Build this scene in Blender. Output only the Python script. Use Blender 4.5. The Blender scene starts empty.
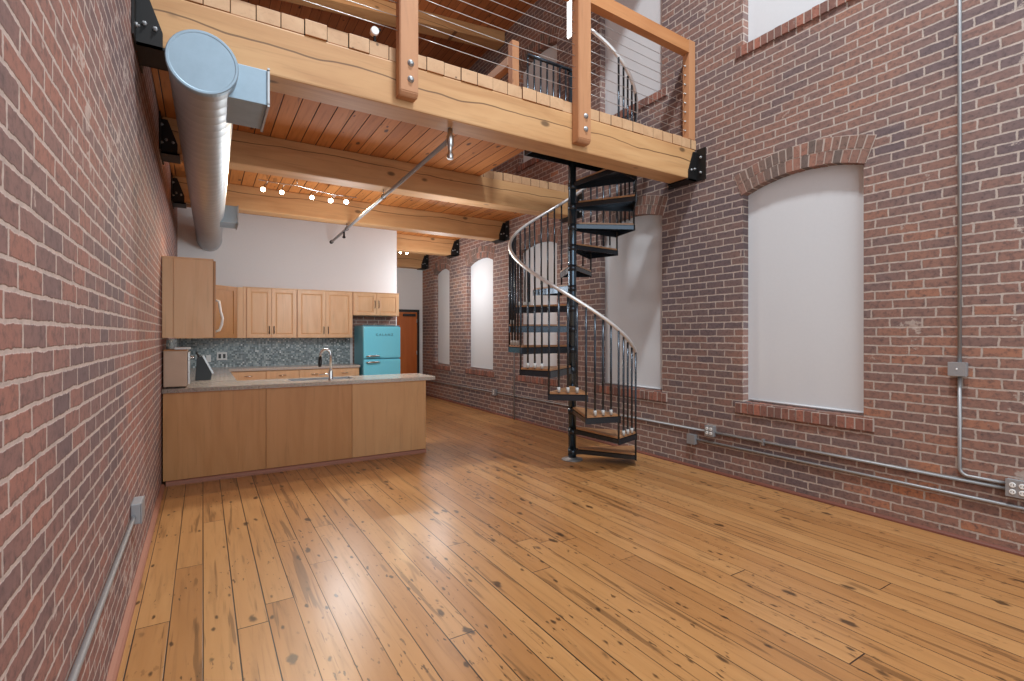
import bpy, bmesh, math, random
from mathutils import Vector, Matrix
random.seed(7)
R = math.radians
scene = bpy.context.scene
COL = scene.collection
PI = math.pi

# ------------------------------------------------------------------ dimensions (metres)
XL, XR = -0.332, 4.487            # left and right brick walls
YB = -1.4                         # open rear behind the camera
YK = 9.2                          # kitchen wall
YF = 11.35                        # far wall of the hall
ZD0, ZD1 = 3.395, 3.497            # loft deck underside / top
BEAM_Y = [3.513, 5.49, 7.47, 9.44]
BEAM_W, BEAM_B = 0.24, 3.075

# ------------------------------------------------------------------ mesh builder
class MB:
    def __init__(s):
        s.bm = bmesh.new()
    def box(s, x0, x1, y0, y1, z0, z1, bev=0.0):
        v = [s.bm.verts.new(p) for p in ((x0,y0,z0),(x1,y0,z0),(x1,y1,z0),(x0,y1,z0),(x0,y0,z1),(x1,y0,z1),(x1,y1,z1),(x0,y1,z1))]
        f = [s.bm.faces.new([v[i] for i in q]) for q in ((3,2,1,0),(4,5,6,7),(0,1,5,4),(1,2,6,5),(2,3,7,6),(3,0,4,7))]
        if bev > 0:
            es = {e for q in f for e in q.edges}
            bmesh.ops.bevel(s.bm, geom=list(es), offset=bev, segments=2, profile=0.6, affect='EDGES')
        return s
    def prism(s, pts, axis, a, b):
        """polygon pts (2D) extruded along axis from a to b. axis 'z': (x,y); 'y': (x,z); 'x': (y,z)"""
        def P(p, t):
            return {'z': (p[0], p[1], t), 'y': (p[0], t, p[1]), 'x': (t, p[0], p[1])}[axis]
        lo = [s.bm.verts.new(P(p, a)) for p in pts]
        hi = [s.bm.verts.new(P(p, b)) for p in pts]
        n = len(pts)
        s.bm.faces.new(lo[::-1]); s.bm.faces.new(hi)
        for i in range(n):
            s.bm.faces.new((lo[i], lo[(i+1) % n], hi[(i+1) % n], hi[i]))
        return s
    def hexa(s, lo, hi):
        a = [s.bm.verts.new(p) for p in lo]; b = [s.bm.verts.new(p) for p in hi]
        n = len(lo)
        s.bm.faces.new(a[::-1]); s.bm.faces.new(b)
        for i in range(n):
            s.bm.faces.new((a[i], a[(i+1) % n], b[(i+1) % n], b[i]))
        return s
    def tube(s, pts, r, n=12, cap=True, up=None):
        pts = [Vector(p) for p in pts]
        rings = []
        N = len(pts)
        prev = None
        for i, p in enumerate(pts):
            t = (pts[min(i+1, N-1)] - pts[max(i-1, 0)]).normalized()
            if prev is None:
                ref = Vector((0,0,1)) if abs(t.z) < 0.9 else Vector((1,0,0))
                a = t.cross(ref).normalized()
            else:
                a = (prev - t * prev.dot(t)).normalized()
            prev = a
            b = t.cross(a)
            rr = r[i] if isinstance(r, (list, tuple)) else r
            rings.append([s.bm.verts.new(p + (a*math.cos(2*PI*k/n) + b*math.sin(2*PI*k/n))*rr) for k in range(n)])
        for i in range(N-1):
            for k in range(n):
                f = s.bm.faces.new((rings[i][k], rings[i][(k+1) % n], rings[i+1][(k+1) % n], rings[i+1][k]))
                f.smooth = True
        if cap:
            s.bm.faces.new(rings[0][::-1]); s.bm.faces.new(rings[-1])
        return s
    def lathe(s, prof, origin, axis='z', n=24, smooth=True):
        """prof: list of (radius, height) along axis from origin"""
        o = Vector(origin)
        def P(r, h, t):
            c, q = r*math.cos(t), r*math.sin(t)
            return o + Vector({'z': (c, q, h), 'y': (c, h, q), 'x': (h, c, q)}[axis])
        rings = []
        for r, h in prof:
            rings.append([s.bm.verts.new(P(max(r, 1e-5), h, 2*PI*k/n)) for k in range(n)])
        for i in range(len(rings)-1):
            for k in range(n):
                f = s.bm.faces.new((rings[i][k], rings[i][(k+1) % n], rings[i+1][(k+1) % n], rings[i+1][k]))
                f.smooth = smooth
        s.bm.faces.new(rings[0][::-1]); s.bm.faces.new(rings[-1])
        return s
    def build(s, name, mat, parent=None):
        bmesh.ops.recalc_face_normals(s.bm, faces=s.bm.faces)
        me = bpy.data.meshes.new(name)
        if parent is not None:
            off = world_loc(parent)
            bmesh.ops.translate(s.bm, verts=s.bm.verts, vec=-off)
        s.bm.to_mesh(me); s.bm.free()
        o = bpy.data.objects.new(name, me)
        COL.objects.link(o)
        if mat: me.materials.append(mat)
        if parent is not None: o.parent = parent
        return o

def world_loc(o):
    v = Vector((0,0,0))
    while o is not None:
        v += o.location; o = o.parent
    return v
def tag(o, label=None, cat=None, group=None, kind=None):
    if label: o['label'] = label
    if cat: o['category'] = cat
    if group: o['group'] = group
    if kind: o['kind'] = kind
    return o
def thing(name, label, cat, loc, group=None):
    o = bpy.data.objects.new(name, None); COL.objects.link(o)
    o.location = loc; o.empty_display_size = 0.1
    return tag(o, label, cat, group)
def struct(o):
    o['kind'] = 'structure'; return o
def curve_plate(outer, holes, depth):
    """flat plate with holes, in its own XY plane, extruded to +-depth/2 in Z; returns mesh"""
    cu = bpy.data.curves.new('plate', 'CURVE'); cu.dimensions = '2D'; cu.fill_mode = 'BOTH'; cu.extrude = depth/2
    for poly in [outer] + holes:
        sp = cu.splines.new('POLY'); sp.points.add(len(poly)-1); sp.use_cyclic_u = True
        for p, q in zip(sp.points, poly): p.co = (q[0], q[1], 0, 1)
    t = bpy.data.objects.new('plate', cu); COL.objects.link(t)
    dg = bpy.context.evaluated_depsgraph_get(); dg.update()
    me = bpy.data.meshes.new_from_object(t.evaluated_get(dg))
    bpy.data.objects.remove(t); bpy.data.curves.remove(cu)
    return me

# ------------------------------------------------------------------ node helpers
class NT:
    def __init__(s, name):
        s.m = bpy.data.materials.new(name); s.m.use_nodes = True
        s.t = s.m.node_tree; s.t.nodes.clear()
        s.out = s.t.nodes.new('ShaderNodeOutputMaterial')
        s.b = s.t.nodes.new('ShaderNodeBsdfPrincipled')
        s.t.links.new(s.b.outputs[0], s.out.inputs[0])
    def link(s, sock, v):
        if isinstance(v, bpy.types.NodeSocket): s.t.links.new(v, sock)
        else:
            if hasattr(sock, 'default_value'):
                dv = sock.default_value
                if hasattr(dv, '__len__') and not hasattr(v, '__len__'): sock.default_value = [v]*len(dv)
                elif hasattr(dv, '__len__') and len(dv) == 4 and len(v) == 3: sock.default_value = (*v, 1)
                else: sock.default_value = v
    def m_(s, op, a, b=0.0, c=0.0, clamp=False):
        n = s.t.nodes.new('ShaderNodeMath'); n.operation = op; n.use_clamp = clamp
        for i, v in enumerate((a, b, c)): s.link(n.inputs[i], v)
        return n.outputs[0]
    def coord(s, kind='Object'):
        return s.t.nodes.new('ShaderNodeTexCoord').outputs[kind]
    def xyz(s, v):
        n = s.t.nodes.new('ShaderNodeSeparateXYZ'); s.link(n.inputs[0], v); return n.outputs
    def comb(s, x=0.0, y=0.0, z=0.0):
        n = s.t.nodes.new('ShaderNodeCombineXYZ')
        for i, v in enumerate((x, y, z)): s.link(n.inputs[i], v)
        return n.outputs[0]
    def noise(s, vec, scale=1.0, detail=3.0, rough=0.55, dist=0.0, col=False):
        n = s.t.nodes.new('ShaderNodeTexNoise'); s.link(n.inputs['Vector'], vec)
        n.inputs['Scale'].default_value = scale; n.inputs['Detail'].default_value = detail
        n.inputs['Roughness'].default_value = rough; n.inputs['Distortion'].default_value = dist
        return n.outputs['Color' if col else 'Fac']
    def white(s, vec):
        n = s.t.nodes.new('ShaderNodeTexWhiteNoise'); n.noise_dimensions = '3D'; s.link(n.inputs['Vector'], vec); return n.outputs['Value']
    def vor(s, vec, scale, feat='F1', out='Distance', rnd=1.0):
        n = s.t.nodes.new('ShaderNodeTexVoronoi'); n.feature = feat; s.link(n.inputs['Vector'], vec)
        n.inputs['Scale'].default_value = scale; n.inputs['Randomness'].default_value = rnd
        return n.outputs[out]
    def ramp(s, fac, stops, interp='LINEAR'):
        n = s.t.nodes.new('ShaderNodeValToRGB'); s.link(n.inputs[0], fac)
        cr = n.color_ramp; cr.interpolation = interp
        while len(cr.elements) < len(stops): cr.elements.new(0.5)
        for e, (p, c) in zip(cr.elements, stops):
            e.position = p; e.color = (*c, 1) if len(c) == 3 else c
        return n.outputs[0]
    def mix(s, fac, a, b, mode='MIX'):
        n = s.t.nodes.new('ShaderNodeMix'); n.data_type = 'RGBA'; n.blend_type = mode
        s.link(n.inputs[0], fac); s.link(n.inputs[6], a); s.link(n.inputs[7], b); return n.outputs[2]
    def smooth(s, v, lo, hi):
        n = s.t.nodes.new('ShaderNodeMapRange'); n.interpolation_type = 'SMOOTHSTEP'
        s.link(n.inputs[0], v); n.inputs[1].default_value = lo; n.inputs[2].default_value = hi
        return n.outputs[0]
    def island(s):
        return s.t.nodes.new('ShaderNodeNewGeometry').outputs['Random Per Island']
    def bump(s, h, strength=0.4, dist=0.01):
        n = s.t.nodes.new('ShaderNodeBump'); n.inputs['Strength'].default_value = strength; n.inputs['Distance'].default_value = dist
        s.link(n.inputs['Height'], h); s.t.links.new(n.outputs[0], s.b.inputs['Normal'])
    def set(s, **k):
        for n, v in k.items(): s.link(s.b.inputs[n.replace('_', ' ')], v)
        return s.m

def srgb(r, g, b):
    f = lambda c: (c/255/12.92) if c/255 <= .04045 else ((c/255+.055)/1.055)**2.4
    return (f(r), f(g), f(b))

def plain(name, c, rough=0.5, metal=0.0, **k):
    t = NT(name)
    vec = t.coord()
    n = t.noise(vec, 35, 3)
    col = t.mix(t.m_('MULTIPLY', n, 0.18), c, tuple(x*0.72 for x in c))
    return t.set(Base_Color=col, Roughness=rough, Metallic=metal, **k)

def brick_mat(name, stops, mortar, ch=0.0705, ln=0.205, mj=0.0125, dark=0.5, smear=0.62, seed=0.0, zones=()):
    t = NT(name)
    x, y, z = t.xyz(t.coord())
    u0 = t.m_('ADD', x, y)
    base = t.comb(u0, z, seed)
    wob = t.m_('MULTIPLY', t.m_('SUBTRACT', t.noise(base, 9, 2), 0.5), 0.014)
    wob2 = t.m_('MULTIPLY', t.m_('SUBTRACT', t.noise(t.comb(z, u0, seed+5), 11, 2), 0.5), 0.016)
    v = t.m_('DIVIDE', t.m_('ADD', z, wob), ch)
    row = t.m_('FLOOR', v); fv = t.m_('FRACT', v)
    rr = t.white(t.comb(row, seed, 3.3))
    off = t.m_('ADD', t.m_('MULTIPLY', t.m_('MODULO', row, 2.0), 0.5), t.m_('MULTIPLY', rr, 0.22))
    u = t.m_('ADD', t.m_('DIVIDE', t.m_('ADD', u0, wob2), ln), off)
    col = t.m_('FLOOR', u); fu = t.m_('FRACT', u)
    du = t.m_('MULTIPLY', t.m_('MINIMUM', fu, t.m_('SUBTRACT', 1.0, fu)), ln)
    dv = t.m_('MULTIPLY', t.m_('MINIMUM', fv, t.m_('SUBTRACT', 1.0, fv)), ch)
    d = t.m_('ADD', t.m_('MINIMUM', du, dv), t.m_('MULTIPLY', t.m_('SUBTRACT', t.noise(base, 45, 3, 0.65), 0.5), 0.011))
    mask = t.smooth(d, mj/2-0.0016, mj/2+0.0016)
    r1 = t.white(t.comb(col, row, seed))
    big = t.noise(base, 0.55, 3, 0.6)
    f = t.m_('ADD', t.m_('MULTIPLY', r1, 0.55), t.m_('MULTIPLY', t.m_('SUBTRACT', big, 0.5), 2.2))
    f = t.m_('ADD', f, 0.18, clamp=True)
    bc = t.ramp(f, stops)
    fine = t.noise(base, 30, 5, 0.7)
    bc = t.mix(t.smooth(fine, 0.42, 0.8), bc, tuple(c*dark for c in stops[0][1]))
    pale = t.smooth(t.noise(base, 14, 4, 0.7), 0.6, 0.86)
    bc = t.mix(t.m_('MULTIPLY', pale, 0.35), bc, mortar)
    mc = t.mix(t.smooth(t.noise(base, 20, 4, 0.7), 0.3, 0.75), mortar, tuple(c*0.72 for c in mortar))
    sn = t.noise(t.comb(u0, z, seed+9), 4.2, 5, 0.72)
    for (ya, yb, za, zb, amt) in zones:      # old patches where the pointing was smeared over the brick
        q = t.m_('MULTIPLY', t.m_('MULTIPLY', t.smooth(y, ya-0.02, ya+0.05), t.m_('SUBTRACT', 1.0, t.smooth(y, yb-0.1, yb+0.1))),
                 t.m_('MULTIPLY', t.smooth(z, za-0.15, za+0.15), t.m_('SUBTRACT', 1.0, t.smooth(z, zb-0.15, zb+0.15))))
        sn = t.m_('ADD', sn, t.m_('MULTIPLY', q, amt))
    sm = t.smooth(sn, smear, smear+0.05)
    mask2 = t.m_('MULTIPLY', mask, t.m_('SUBTRACT', 1.0, t.m_('MULTIPLY', sm, 0.85)))
    c = t.mix(mask2, mc, bc)
    t.bump(t.m_('ADD', t.m_('MULTIPLY', mask, 1.0), t.m_('MULTIPLY', fine, 0.35)), 0.55, 0.006)
    return t.set(Base_Color=c, Roughness=0.86)

def single_brick_mat(name, stops, mortar):
    t = NT(name)
    vec = t.coord()
    c = t.ramp(t.island(), stops)
    n = t.noise(vec, 40, 4, 0.7)
    c = t.mix(t.smooth(n, 0.45, 0.85), c, tuple(q*0.4 for q in stops[0][1]))
    c = t.mix(t.m_('MULTIPLY', t.smooth(t.noise(vec, 17, 4, 0.7), 0.58, 0.8), 0.45), c, mortar)
    t.bump(n, 0.4, 0.004)
    return t.set(Base_Color=c, Roughness=0.88)

def plank_mat(name, stops, w=0.142, length=2.6, rough=0.3, gap=0.0022, knots=0.5, seed=0.0, gapcol=(0.02,0.008,0.003), coat=0.0, streak=0.35, fine=False):
    """planks running along Y, width along X"""
    t = NT(name)
    x, y, z = t.xyz(t.coord())
    u = t.m_('DIVIDE', x, w); iu = t.m_('FLOOR', u); fu = t.m_('FRACT', u)
    r0 = t.white(t.comb(iu, seed, 1.7))
    v = t.m_('ADD', t.m_('DIVIDE', y, length), t.m_('MULTIPLY', r0, 7.0)); iv = t.m_('FLOOR', v); fv = t.m_('FRACT', v)
    r1 = t.white(t.comb(iu, iv, seed+2.2)); r2 = t.white(t.comb(iv, iu, seed+7.7))
    off = t.m_('MULTIPLY', r1, 37.0)
    gv = t.comb(t.m_('MULTIPLY', x, 1.0), t.m_('ADD', t.m_('MULTIPLY', y, 0.055), off), t.m_('MULTIPLY', z, 1.0))
    g = t.noise(gv, 34, 4, 0.62, 0.6)
    gl = t.noise(t.comb(t.m_('MULTIPLY', x, 1.0), t.m_('ADD', t.m_('MULTIPLY', y, 0.09), off), 0.0), 9, 3, 0.5, 1.5)
    base = t.ramp(t.m_('ADD', t.m_('MULTIPLY', r1, 0.45), t.m_('MULTIPLY', gl, 0.55), clamp=True), stops)
    c = t.mix(t.m_('MULTIPLY', t.smooth(g, 0.48, 0.75), streak), base, tuple(q*0.45 for q in stops[0][1]))
    # flowing heart streaks on some boards
    hs = t.noise(t.comb(t.m_('MULTIPLY', x, 2.0), t.m_('ADD', t.m_('MULTIPLY', y, 0.32), off), 4.0), 5.5, 2, 0.5, 0.4)
    c = t.mix(t.m_('MULTIPLY', t.smooth(hs, 0.66, 0.72), 0.5), c, tuple(q*0.32 for q in stops[0][1]))
    if fine:
        # long brown pitch streaks that run with the board, and fleck clusters
        ls = t.noise(t.comb(t.m_('MULTIPLY', x, 3.4), t.m_('ADD', t.m_('MULTIPLY', y, 0.16), off), 11.0), 5.0, 3, 0.6, 0.5)
        c = t.mix(t.m_('MULTIPLY', t.smooth(ls, 0.60, 0.66), 0.62), c, tuple(q*0.36 for q in stops[0][1]))
        fl = t.noise(t.comb(t.m_('MULTIPLY', x, 1.0), t.m_('MULTIPLY', y, 0.30), 2.0), 44, 2, 0.5)
        fz = t.noise(t.comb(x, y, 6.0), 1.6, 2)
        c = t.mix(t.m_('MULTIPLY', t.m_('MULTIPLY', t.smooth(fl, 0.63, 0.70), t.smooth(fz, 0.40, 0.58)), 0.85), c, tuple(q*0.16 for q in stops[0][1]))
    # knots: sparse dark ovals, two sizes
    kn = None
    for kk, (sx, sy, lo, hi) in enumerate(((7.2, 3.0, 0.085, 0.17), (12.0, 5.0, 0.06, 0.15))):
        kv = t.comb(t.m_('ADD', t.m_('MULTIPLY', x, sx), t.m_('MULTIPLY', t.m_('SUBTRACT', t.noise(t.comb(x, y, 3.0+kk), 14, 2), 0.5), 0.35)), t.m_('MULTIPLY', y, sy), 5.0+kk)
        dd = t.vor(kv, 1.0)
        rc = t.t.nodes[-1].outputs['Color']
        sel = t.xyz(rc)[0]
        k1 = t.m_('MULTIPLY', t.m_('SUBTRACT', 1.0, t.smooth(dd, lo, hi)), t.m_('GREATER_THAN', sel, 1.0-knots))
        kn = k1 if kn is None else t.m_('MAXIMUM', kn, k1)
    c = t.mix(t.m_('MULTIPLY', kn, 0.85), c, tuple(q*0.1 for q in stops[0][1]))
    ge = t.m_('MULTIPLY', t.m_('MINIMUM', fu, t.m_('SUBTRACT', 1.0, fu)), w)
    ge2 = t.m_('MULTIPLY', t.m_('MINIMUM', fv, t.m_('SUBTRACT', 1.0, fv)), length)
    wvar = t.m_('MULTIPLY', r2, gap)
    gm = t.smooth(t.m_('SUBTRACT', t.m_('MINIMUM', ge, ge2), wvar), gap*0.2, gap*1.0)
    c = t.mix(gm, gapcol, c)
    t.bump(t.m_('ADD', gm, t.m_('MULTIPLY', g, 0.06)), 0.35, 0.003)
    return t.set(Base_Color=c, Roughness=t.m_('ADD', rough, t.m_('MULTIPLY', g, 0.12)), Coat_Weight=coat, Coat_Roughness=0.16)

def beam_mat(name, stops, axis='x', crack=0.0, seed=0.0, knots=0.35, rough=0.55, across=3.0, along=0.35):
    """sawn timber with grain along axis; wandering drying crack at height `crack` (local z) if not None"""
    t = NT(name)
    co = t.xyz(t.coord())
    ix = {'x': 0, 'y': 1, 'z': 2}[axis]
    L = co[ix]; A = co[(ix+1) % 3]; B = co[(ix+2) % 3]
    oi = t.t.nodes.new('ShaderNodeObjectInfo').outputs['Random']
    rnd = t.m_('ADD', t.m_('MULTIPLY', t.island(), 19.0), t.m_('MULTIPLY', oi, 31.0))
    gv = t.comb(A, B, t.m_('ADD', t.m_('MULTIPLY', L, 0.06), rnd))
    g = t.noise(gv, 30, 4, 0.6, 0.8)
    gl = t.noise(t.comb(A, B, t.m_('ADD', t.m_('MULTIPLY', L, 0.14), rnd)), 6, 3, 0.5, 1.2)
    c = t.ramp(gl, stops)
    c = t.mix(t.m_('MULTIPLY', t.smooth(g, 0.5, 0.8), 0.3), c, tuple(q*0.5 for q in stops[0][1]))
    kv = t.comb(t.m_('MULTIPLY', A, across*1.9), t.m_('MULTIPLY', B, across*1.9), t.m_('ADD', t.m_('MULTIPLY', L, across), rnd))
    dd = t.vor(kv, 1.0); sel = t.xyz(t.t.nodes[-1].outputs['Color'])[0]
    k = t.m_('MULTIPLY', t.m_('SUBTRACT', 1.0, t.smooth(dd, 0.07, 0.15)), t.m_('GREATER_THAN', sel, 1.0-knots))
    c = t.mix(t.m_('MULTIPLY', k, 0.8), c, tuple(q*0.18 for q in stops[0][1]))
    if crack is not None:
        wander = t.m_('MULTIPLY', t.m_('SUBTRACT', t.noise(t.comb(L, rnd, seed), 1.1, 3, 0.5), 0.5), 0.16)
        cd = t.m_('ABSOLUTE', t.m_('SUBTRACT', t.m_('SUBTRACT', co[2], crack), wander))
        cw = t.m_('MULTIPLY', t.noise(t.comb(L, rnd, seed+3), 1.7, 2), 0.007)
        cm = t.smooth(t.m_('SUBTRACT', cd, cw), 0.0, 0.0025)
        c = t.mix(t.m_('ADD', t.m_('MULTIPLY', cm, 0.8), 0.2), (0.10, 0.045, 0.016), c)
    t.bump(g, 0.15, 0.003)
    return t.set(Base_Color=c, Roughness=rough)

def metal(name, c, rough=0.35, amt=1.0, var=0.25, scale=14):
    t = NT(name)
    n = t.noise(t.coord(), scale, 4, 0.6)
    col = t.mix(t.m_('MULTIPLY', n, var), c, tuple(q*0.5 for q in c))
    return t.set(Base_Color=col, Metallic=amt, Roughness=t.m_('ADD', rough-0.06, t.m_('MULTIPLY', n, 0.14)))

def emis(name, c, s):
    t = NT(name); return t.set(Base_Color=c, Emission_Color=c, Emission_Strength=s)

# ------------------------------------------------------------------ materials
MORT_R = srgb(182, 166, 156); MORT_L = srgb(194, 173, 164)
RB = [(0.0, srgb(104, 88, 90)), (0.25, srgb(120, 98, 94)), (0.5, srgb(134, 102, 92)), (0.75, srgb(144, 106, 92)), (0.92, srgb(156, 110, 90)), (1.0, srgb(172, 116, 86))]
LB = [(0.0, srgb(112, 88, 88)), (0.25, srgb(130, 97, 92)), (0.5, srgb(146, 102, 92)), (0.8, srgb(158, 105, 90)), (1.0, srgb(170, 104, 82))]
M_brickR = brick_mat('BrickRight', RB, MORT_R, seed=1.0, smear=0.655, zones=((0.86, 1.02, 0.2, 4.2, 0.16), (1.5, 1.75, 1.2, 1.5, 0.08)))
M_brickL = brick_mat('BrickLeft', LB, MORT_L, seed=4.0, ch=0.063, ln=0.192, mj=0.0115, smear=0.655, zones=((1.85, 3.3, 1.9, 3.6, 0.075), (2.1, 3.6, 0.0, 0.45, 0.10)))
M_brickK = brick_mat('BrickKitchen', RB, MORT_R, seed=8.0)
M_arch = single_brick_mat('ArchBrick', [(0.0, srgb(104, 90, 84)), (0.4, srgb(122, 98, 88)), (0.8, srgb(136, 102, 90)), (1.0, srgb(150, 106, 90))], MORT_R)
M_sill = single_brick_mat('SillBrick', [(0.0, srgb(116, 84, 76)), (0.5, srgb(142, 96, 82)), (1.0, srgb(162, 104, 86))], MORT_R)
M_mort = plain('Mortar', MORT_R, 0.95)
M_floor = plank_mat('PineFloor', [(0.0, srgb(144, 97, 54)), (0.4, srgb(163, 114, 67)), (0.7, srgb(175, 127, 78)), (1.0, srgb(187, 141, 92))], w=0.1395, length=4.2, rough=0.27, knots=0.8, coat=0.08, fine=True)
M_deck = plank_mat('DeckPlank', [(0.0, srgb(162, 96, 42)), (0.4, srgb(186, 116, 56)), (0.75, srgb(202, 132, 70)), (1.0, srgb(212, 148, 86))], w=0.142, length=60.0, rough=0.62, gap=0.003, knots=0.3, seed=3.0)
M_deckend = beam_mat('DeckEnd', [(0.2, srgb(184, 142, 104)), (0.8, srgb(204, 166, 128))], axis='y', crack=None, knots=0.35, across=6.0)
M_roof = plank_mat('RoofPlank', [(0.0, srgb(150, 88, 48)), (0.5, srgb(176, 108, 62)), (1.0, srgb(198, 128, 78))], w=0.142, length=60.0, rough=0.55, gap=0.003, knots=0.3, seed=5.0)
BW = [(0.25, srgb(178, 130, 84)), (0.5, srgb(194, 148, 100)), (0.75, srgb(204, 160, 112))]
M_beam = beam_mat('Timber', BW, 'x', crack=0.19, knots=0.6, across=2.4)
M_beam2 = beam_mat('TimberPlain', BW, 'x', crack=0.22, seed=4.0, knots=0.6, across=2.4)
M_post = beam_mat('FirPost', [(0.2, srgb(170, 116, 78)), (0.8, srgb(190, 138, 98))], 'z', crack=None, knots=0.15)
M_rail = beam_mat('FirRail', [(0.2, srgb(172, 112, 66)), (0.8, srgb(192, 134, 86))], 'x', crack=None, knots=0.15)
M_railY = beam_mat('FirRailLong', [(0.2, srgb(168, 128, 100)), (0.8, srgb(190, 152, 122))], 'y', crack=None, knots=0.1)
M_black = plain('BlackSteel', (0.012, 0.012, 0.014), 0.42, 0.3)
M_hang = plain('HangerSteel', (0.014, 0.013, 0.013), 0.5, 0.4)
M_stairsteel = plain('StairSteel', (0.05, 0.062, 0.078), 0.24, 0.7)  # black steel; bluish sky reflection put into the base colour
M_pole = plain('PoleSteel', (0.09, 0.125, 0.16), 0.18, 0.8)  # paler blue: the pole's sky reflection is part of this colour
M_galv = metal('Galvanised', (0.46, 0.47, 0.48), 0.44, 0.85, 0.35, 9)
M_galvend = metal('GalvanisedEnd', (0.34, 0.45, 0.54), 0.5, 0.4, 0.5, 9)
M_steel = metal('BrushedSteel', (0.62, 0.62, 0.61), 0.28, 1.0)
M_chrome = metal('Chrome', (0.72, 0.72, 0.72), 0.12, 1.0, 0.05)
M_alu = metal('HandrailAluminium', (0.84, 0.84, 0.84), 0.34, 0.55, 0.1)
M_conduit = metal('Conduit', (0.36, 0.36, 0.37), 0.5, 0.6, 0.3)
M_boxgrey = metal('BoxGrey', (0.38, 0.39, 0.41), 0.5, 0.5, 0.3)
M_cable = metal('Cable', (0.55, 0.54, 0.53), 0.35, 0.8)
M_white = plain('DrywallWhite', srgb(226, 226, 226), 0.8)
M_shade = plain('ShadeFabric', srgb(206, 208, 211), 0.75)
M_plastic = plain('WhitePlastic', srgb(232, 232, 230), 0.35)
M_sleeve = plain('SleeveNylon', srgb(190, 190, 188), 0.4)
M_baseR = plain('BaseTrimRed', srgb(112, 62, 48), 0.6)
M_baseL = plain('BaseTrimLeft', srgb(156, 104, 84), 0.6)
M_dark = plain('DarkPlastic', (0.01, 0.01, 0.011), 0.3)
M_casing = plain('DoorFrameDark', (0.018, 0.016, 0.014), 0.45)
M_treadwood = beam_mat('TreadWood', [(0.2, srgb(150, 106, 70)), (0.8, srgb(180, 132, 92))], 'x', crack=None, knots=0.0, rough=0.4)
MAPLE = [(0.2, srgb(214, 166, 122)), (0.5, srgb(222, 178, 134)), (0.8, srgb(228, 188, 146))]
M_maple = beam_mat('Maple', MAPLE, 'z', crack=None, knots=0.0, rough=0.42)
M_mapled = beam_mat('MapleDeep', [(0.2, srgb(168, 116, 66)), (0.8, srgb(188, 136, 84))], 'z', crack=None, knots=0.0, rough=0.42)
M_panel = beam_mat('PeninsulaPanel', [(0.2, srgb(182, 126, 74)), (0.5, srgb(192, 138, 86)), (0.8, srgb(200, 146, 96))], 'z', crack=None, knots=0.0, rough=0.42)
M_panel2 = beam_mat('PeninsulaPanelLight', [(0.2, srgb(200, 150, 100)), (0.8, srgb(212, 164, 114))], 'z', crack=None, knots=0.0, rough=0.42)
M_door = beam_mat('HallDoor', [(0.2, srgb(176, 92, 40)), (0.8, srgb(196, 112, 54))], 'z', crack=None, knots=0.0, rough=0.35)
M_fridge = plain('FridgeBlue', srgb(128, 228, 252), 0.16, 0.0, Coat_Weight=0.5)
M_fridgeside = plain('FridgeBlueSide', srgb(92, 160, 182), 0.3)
M_lens = emis('LampLens', (1.0, 0.86, 0.62), 60.0)
M_strip = emis('StripLens', (1.0, 0.98, 0.95), 6.0)

def granite():
    t = NT('Granite'); v = t.coord()
    a = t.vor(v, 160, out='Color'); n = t.noise(v, 90, 4, 0.7)
    c = t.ramp(n, [(0.3, srgb(150, 138, 126)), (0.5, srgb(200, 188, 176)), (0.7, srgb(220, 210, 198))])
    c = t.mix(0.18, c, a, 'MULTIPLY')
    return t.set(Base_Color=c, Roughness=0.2, Coat_Weight=0.2)
M_granite = granite()
def mosaic():
    t = NT('GlassMosaic'); x, y, z = t.xyz(t.coord())
    u = t.m_('DIVIDE', t.m_('ADD', x, y), 0.026); v = t.m_('DIVIDE', z, 0.026)
    r = t.white(t.comb(t.m_('FLOOR', u), t.m_('FLOOR', v), 0.0))
    fu, fv = t.m_('FRACT', u), t.m_('FRACT', v)
    e = t.m_('MINIMUM', t.m_('MINIMUM', fu, t.m_('SUBTRACT', 1.0, fu)), t.m_('MINIMUM', fv, t.m_('SUBTRACT', 1.0, fv)))
    mk = t.smooth(e, 0.04, 0.09)
    c = t.ramp(r, [(0.0, srgb(92, 106, 110)), (0.4, srgb(128, 144, 148)), (0.75, srgb(160, 174, 176)), (0.95, srgb(176, 188, 190)), (1.0, srgb(230, 236, 236))])
    c = t.mix(mk, srgb(140, 146, 148), c)
    t.bump(mk, 0.5, 0.003)
    return t.set(Base_Color=c, Roughness=t.m_('MULTIPLY_ADD', r, 0.25, 0.08))
M_mosaic = mosaic()

# ------------------------------------------------------------------ room shell
struct(MB().box(XL-0.4, XR+0.5, YB, YF+0.3, -0.12, 0.0).build('floor', M_floor))
LW = MB().box(XL-0.4, XL, YB, YF+0.3, 0.0, 7.4); struct(LW.build('wall_left', M_brickL))

# windows of the right wall
NEAR = [1.92, 3.98, 5.985, 7.918, 9.805]
RISE, REC = 0.095, 0.085
def arc_of(WW):
    RA = ((WW/2)**2 + RISE**2)/(2*RISE)
    return RA, math.asin((WW/2)/RA)
def opening(y0, z0, zs, WW, n=18):
    RA, HALF = arc_of(WW)
    yc = y0+WW/2; zc = zs+RISE-RA
    pts = [(y0, z0), (y0+WW, z0)]
    for i in range(n+1):
        a = HALF - 2*HALF*i/n
        pts.append((yc+RA*math.sin(a), zc+RA*math.cos(a)))
    return pts
WID = [1.05, 1.05, 1.05, 1.05, 0.80]
wins = [(y, 0.765, 2.795, q) for y, q in zip(NEAR, WID)] + [(y, 4.25, 5.80, q) for y, q in zip(NEAR, WID)]
holes = [opening(*w) for w in wins]
me = curve_plate([(YB, 0), (YF+0.3, 0), (YF+0.3, 7.4), (YB, 7.4)], holes, 0.4)
wr = bpy.data.objects.new('wall_right', me); COL.objects.link(wr)
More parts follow.
